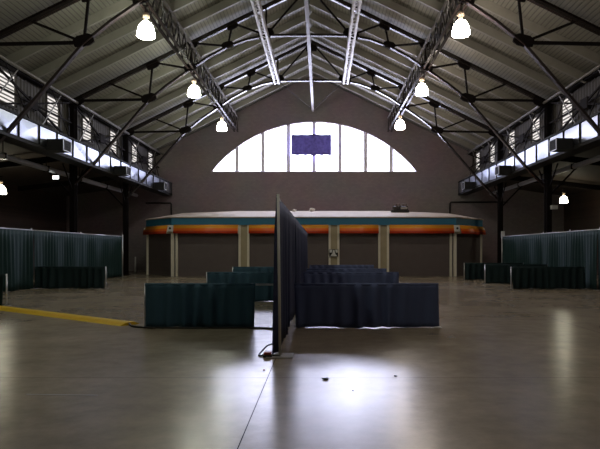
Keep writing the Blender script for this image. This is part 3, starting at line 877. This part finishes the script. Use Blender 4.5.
# tall divider across the middle
DX = -0.675
div = thing('drape_divider', 'tall dark drape divider on poles standing end-on in the middle of the hall', 'drape divider', (DX, 8.8, 0))
ys = [8.8+3.05*i for i in range(7)]
upright(DX+0.045, 8.74, 2.46, div, r=0.021, lean=-0.03, mat=M['white'])
for y in ys[1:]: upright(DX-0.09, y, 2.46, div, base=0.09)
for i, (ya, yb) in enumerate(zip(ys, ys[1:])):
    crossbar((DX-0.09 if i else DX, ya, 2.43), (DX-0.09, yb, 2.43), div)
    drape((DX-0.01, ya+(0.0 if i else -0.04)), (DX-0.01, yb), 0.03, 2.45, 0.05, 0.36, 20+i, M['navy'], div, flare=0.6)

# low rails
def low_rail(x0, x1, y, label, mat, seed, dx0=None, dx1=None, h=0.91, group='low drape rails'):
    root = thing('drape_rail', label, 'drape rail', ((x0+x1)/2, y, 0), group)
    upright(x0, y+0.05, h+0.01, root, r=0.022, base=0.10); upright(x1, y+0.05, h+0.01, root, r=0.022, base=0.10)
    crossbar((x0, y+0.05, h-0.02), (x1, y+0.05, h-0.02), root)
    a = x0+0.02 if dx0 is None else dx0; c = x1-0.02 if dx1 is None else dx1
    drape((a, y-0.03), (c, y-0.03), 0.012, h, 0.085, 0.30, seed, mat, root, name='skirt')
    # rod pocket: slim band along the top edge
    MB().tube([(a, y+0.0, h-0.02), (c, y+0.0, h-0.02)], 0.035, 10).build('rod_pocket', mat, root)
    return root
NV, SK, TK = M['navyrail'], M['skirt'], M['tealrail']
low_rail(-0.44, 2.385, 11.92, 'low navy drape rail nearest the camera, right of the tall divider', NV, 1, dx0=-0.56, dx1=2.385+0.035)
low_rail(-0.44, 2.385, 18.0, 'low navy drape rail second in line right of the divider, behind the nearest one', NV, 2, dx0=-0.56, dx1=2.385+0.035)
low_rail(-0.44, 2.385, 21.4, 'low navy drape rail third in line right of the divider', NV, 3, dx0=-0.56, dx1=2.385+0.035)
low_rail(-0.44, 2.385, 26.6, 'low navy drape rail fourth and last in line right of the divider', NV, 4, dx0=-0.56, dx1=2.385+0.035)
low_rail(-3.67, -0.98, 11.92, 'low dark teal drape rail with black cable along its foot, left of the divider', TK, 5, dx1=-1.37)
low_rail(-3.6, -0.98, 18.0, 'low dark teal drape rail second in line left of the divider', TK, 6)
low_rail(-3.65, -0.98, 23.6, 'low dark teal drape rail third and last in line left of the divider', TK, 7)
low_rail(-11.95, -9.02, 24.0, 'low dark teal drape rail standing against the left drape wall', SK, 8)
low_rail(-12.1, -9.12, 16.6, 'low dark drape rail cut by the left edge of the view, near yellow cable ramp', SK, 9)
low_rail(7.83, 10.85, 23.7, 'longest low dark drape rail before the right drape wall, nearest of three', SK, 10)
low_rail(7.86, 10.85, 27.6, 'middle one of three low dark drape rails before the right drape wall', SK, 11)
low_rail(7.68, 10.85, 30.9, 'farthest of three low dark drape rails before the right drape wall, nearest the kiosk', SK, 12)

def drape_wall(x, ys, label, seed):
    root = thing('drape_wall', label, 'drape wall', (x, ys[0], 0))
    s = 1 if x < 0 else -1
    for y in ys: upright(x+(s*0.05 if y == ys[-1] else -s*0.11), y, 2.52, root, r=0.03)
    for i, (a, c) in enumerate(zip(ys, ys[1:])):
        crossbar((x, a, 2.43), (x, c, 2.43), root)
        drape((x, a), (x, c), 0.03, 2.45, 0.075, 0.27, seed+i, M['drape'], root)
drape_wall(-11.95, [19.0, 23.9, 28.8, 34.4], 'tall green drape wall on poles along the left side of the hall', 40)
drape_wall(11.0, [20.5, 22.9, 25.7, 28.8, 34.9], 'tall green drape wall on poles along the right side of the hall', 60)

# ------------------------------------------------------------------ cables and small things on the floor
ramp = thing('cable_ramp', 'yellow flat cable ramp lying across the floor at left', 'cable ramp', (-6.5, 14, 0))
A, B = Vector((-9.35, 16.2, 0)), Vector((-4.1, 12.35, 0)); d = (B-A); n_ = 7
sd = Vector((d.y, -d.x, 0)).normalized()
for i in range(n_):
    p = A + d*(i/n_) ; q = A + d*((i+0.985)/n_)
    w, h = 0.25, 0.06
    pts = [p - sd*w, p - sd*0.1 + Vector((0, 0, h)), p + sd*0.1 + Vector((0, 0, h)), p + sd*w]
    MB().prism(pts, q-p).build('ramp_section', M['yellow'], ramp)
def wire(name, pts, r, mat, label, cat):
    # smooth the polyline (Catmull-Rom)
    P = [Vector(p) for p in pts]; out = []
    for i in range(len(P)-1):
        p0, p1, p2, p3 = P[max(i-1, 0)], P[i], P[i+1], P[min(i+2, len(P)-1)]
        for k in range(6):
            t_ = k/6
            out.append(0.5*((2*p1)+(p2-p0)*t_+(2*p0-5*p1+4*p2-p3)*t_*t_+(3*p1-p0-3*p2+p3)*t_**3))
    out.append(P[-1])
    return tag(MB().tube(out, r, 8).build(name, mat), label, cat)
wire('floor_cable', [(-4.12, 12.33, 0.03), (-3.9, 11.95, 0.02), (-3.4, 11.78, 0.02), (-2.6, 11.74, 0.02), (-1.9, 11.76, 0.02), (-1.3, 11.74, 0.02), (-1.0, 11.66, 0.02), (-0.8, 11.74, 0.02)], 0.02, M['cable'], 'black cable on the floor along the foot of the left front drape rail', 'cable')
wire('extension_lead', [(-0.74, 9.5, 0.03), (-0.78, 9.3, 0.09), (-0.86, 9.05, 0.10), (-0.93, 8.85, 0.04), (-0.95, 8.72, 0.015), (-0.90, 8.66, 0.02), (-0.86, 8.68, 0.04)], 0.012, M['cable'], 'black power cord looping from the divider to the small red box', 'cord')
pb = thing('power_box', 'small red and black outlet box on the floor at the divider end', 'outlet box', (-0.80, 8.66, 0))
MB().box((-0.88, 8.60, 0.0), (-0.74, 8.74, 0.035)).build('base', M['black'], pb, bevel=0.006)
MB().box((-0.87, 8.61, 0.035), (-0.755, 8.73, 0.075)).build('housing', M['box'], pb, bevel=0.008)
MB().tube([(-0.74, 8.66, 0.02), (-0.62, 8.66, 0.015)], 0.012).build('lead', M['cable'], pb)
def gpt(px, py):
    dd = EYE*575/(py-250); return ((px-321.5)/575*dd, dd, 0)
crumple('tape_scrap', gpt(325.5, 379.5), 0.052, M['cable'], 'black crumpled tape scrap on the floor in the window reflection', 'scrap', 11, 0.25)
crumple('tape_scrap', gpt(395.5, 376.5), 0.025, M['cable'], 'tiny dark scrap on the floor, right of the larger black scrap', 'scrap', 12, 0.4)
crumple('paper_bit', gpt(264, 370.5), 0.018, M['box'], 'tiny reddish scrap on the floor, left of the floor joint', 'scrap', 13, 0.5)
crumple('dirt_crumb', gpt(353, 391), 0.012, M['cable'], 'tiny dark crumb on the floor nearer than the black scrap', 'scrap', 14, 0.5)

mk = MB(); mk.prism([(-3.29, 6.40, 0.0), (-2.48, 6.36, 0.0), (-2.48, 6.385, 0.0), (-3.29, 6.425, 0.0)], (0, 0, 0.002))
tag(mk.build('floor_scratch', M['plate']), 'thin pale scratch on the bare floor, lower left of the view', 'scratch')  # thin strip added to show a pale scratch in the floor
# ------------------------------------------------------------------ world, camera, view
w = bpy.data.worlds.new('sky'); scene.world = w; w.use_nodes = True
bg = w.node_tree.nodes['Background']; bg.inputs[0].default_value = (0.7, 0.8, 1.0, 1); bg.inputs[1].default_value = 0.3

cam = bpy.data.cameras.new('camera'); co = bpy.data.objects.new('camera', cam); COL.objects.link(co)
cam.sensor_width = 36.0; cam.lens = 575/600*36
co.location = (0, 0, EYE)
co.rotation_euler = (PI/2, 0, 0)
cam.shift_x = -21.5/600; cam.shift_y = 25.5/600
cam.clip_start = 0.05; cam.clip_end = 300
scene.camera = co

scene.view_settings.view_transform = 'Standard'
scene.view_settings.look = 'None'
scene.view_settings.gamma = 1.0
scene.view_settings.use_curve_mapping = False
scene.view_settings.exposure = EXPOSURE
scene.cycles.use_denoising = True
scene.cycles.max_bounces = 8
scene.cycles.diffuse_bounces = 5
scene.cycles.glossy_bounces = 4
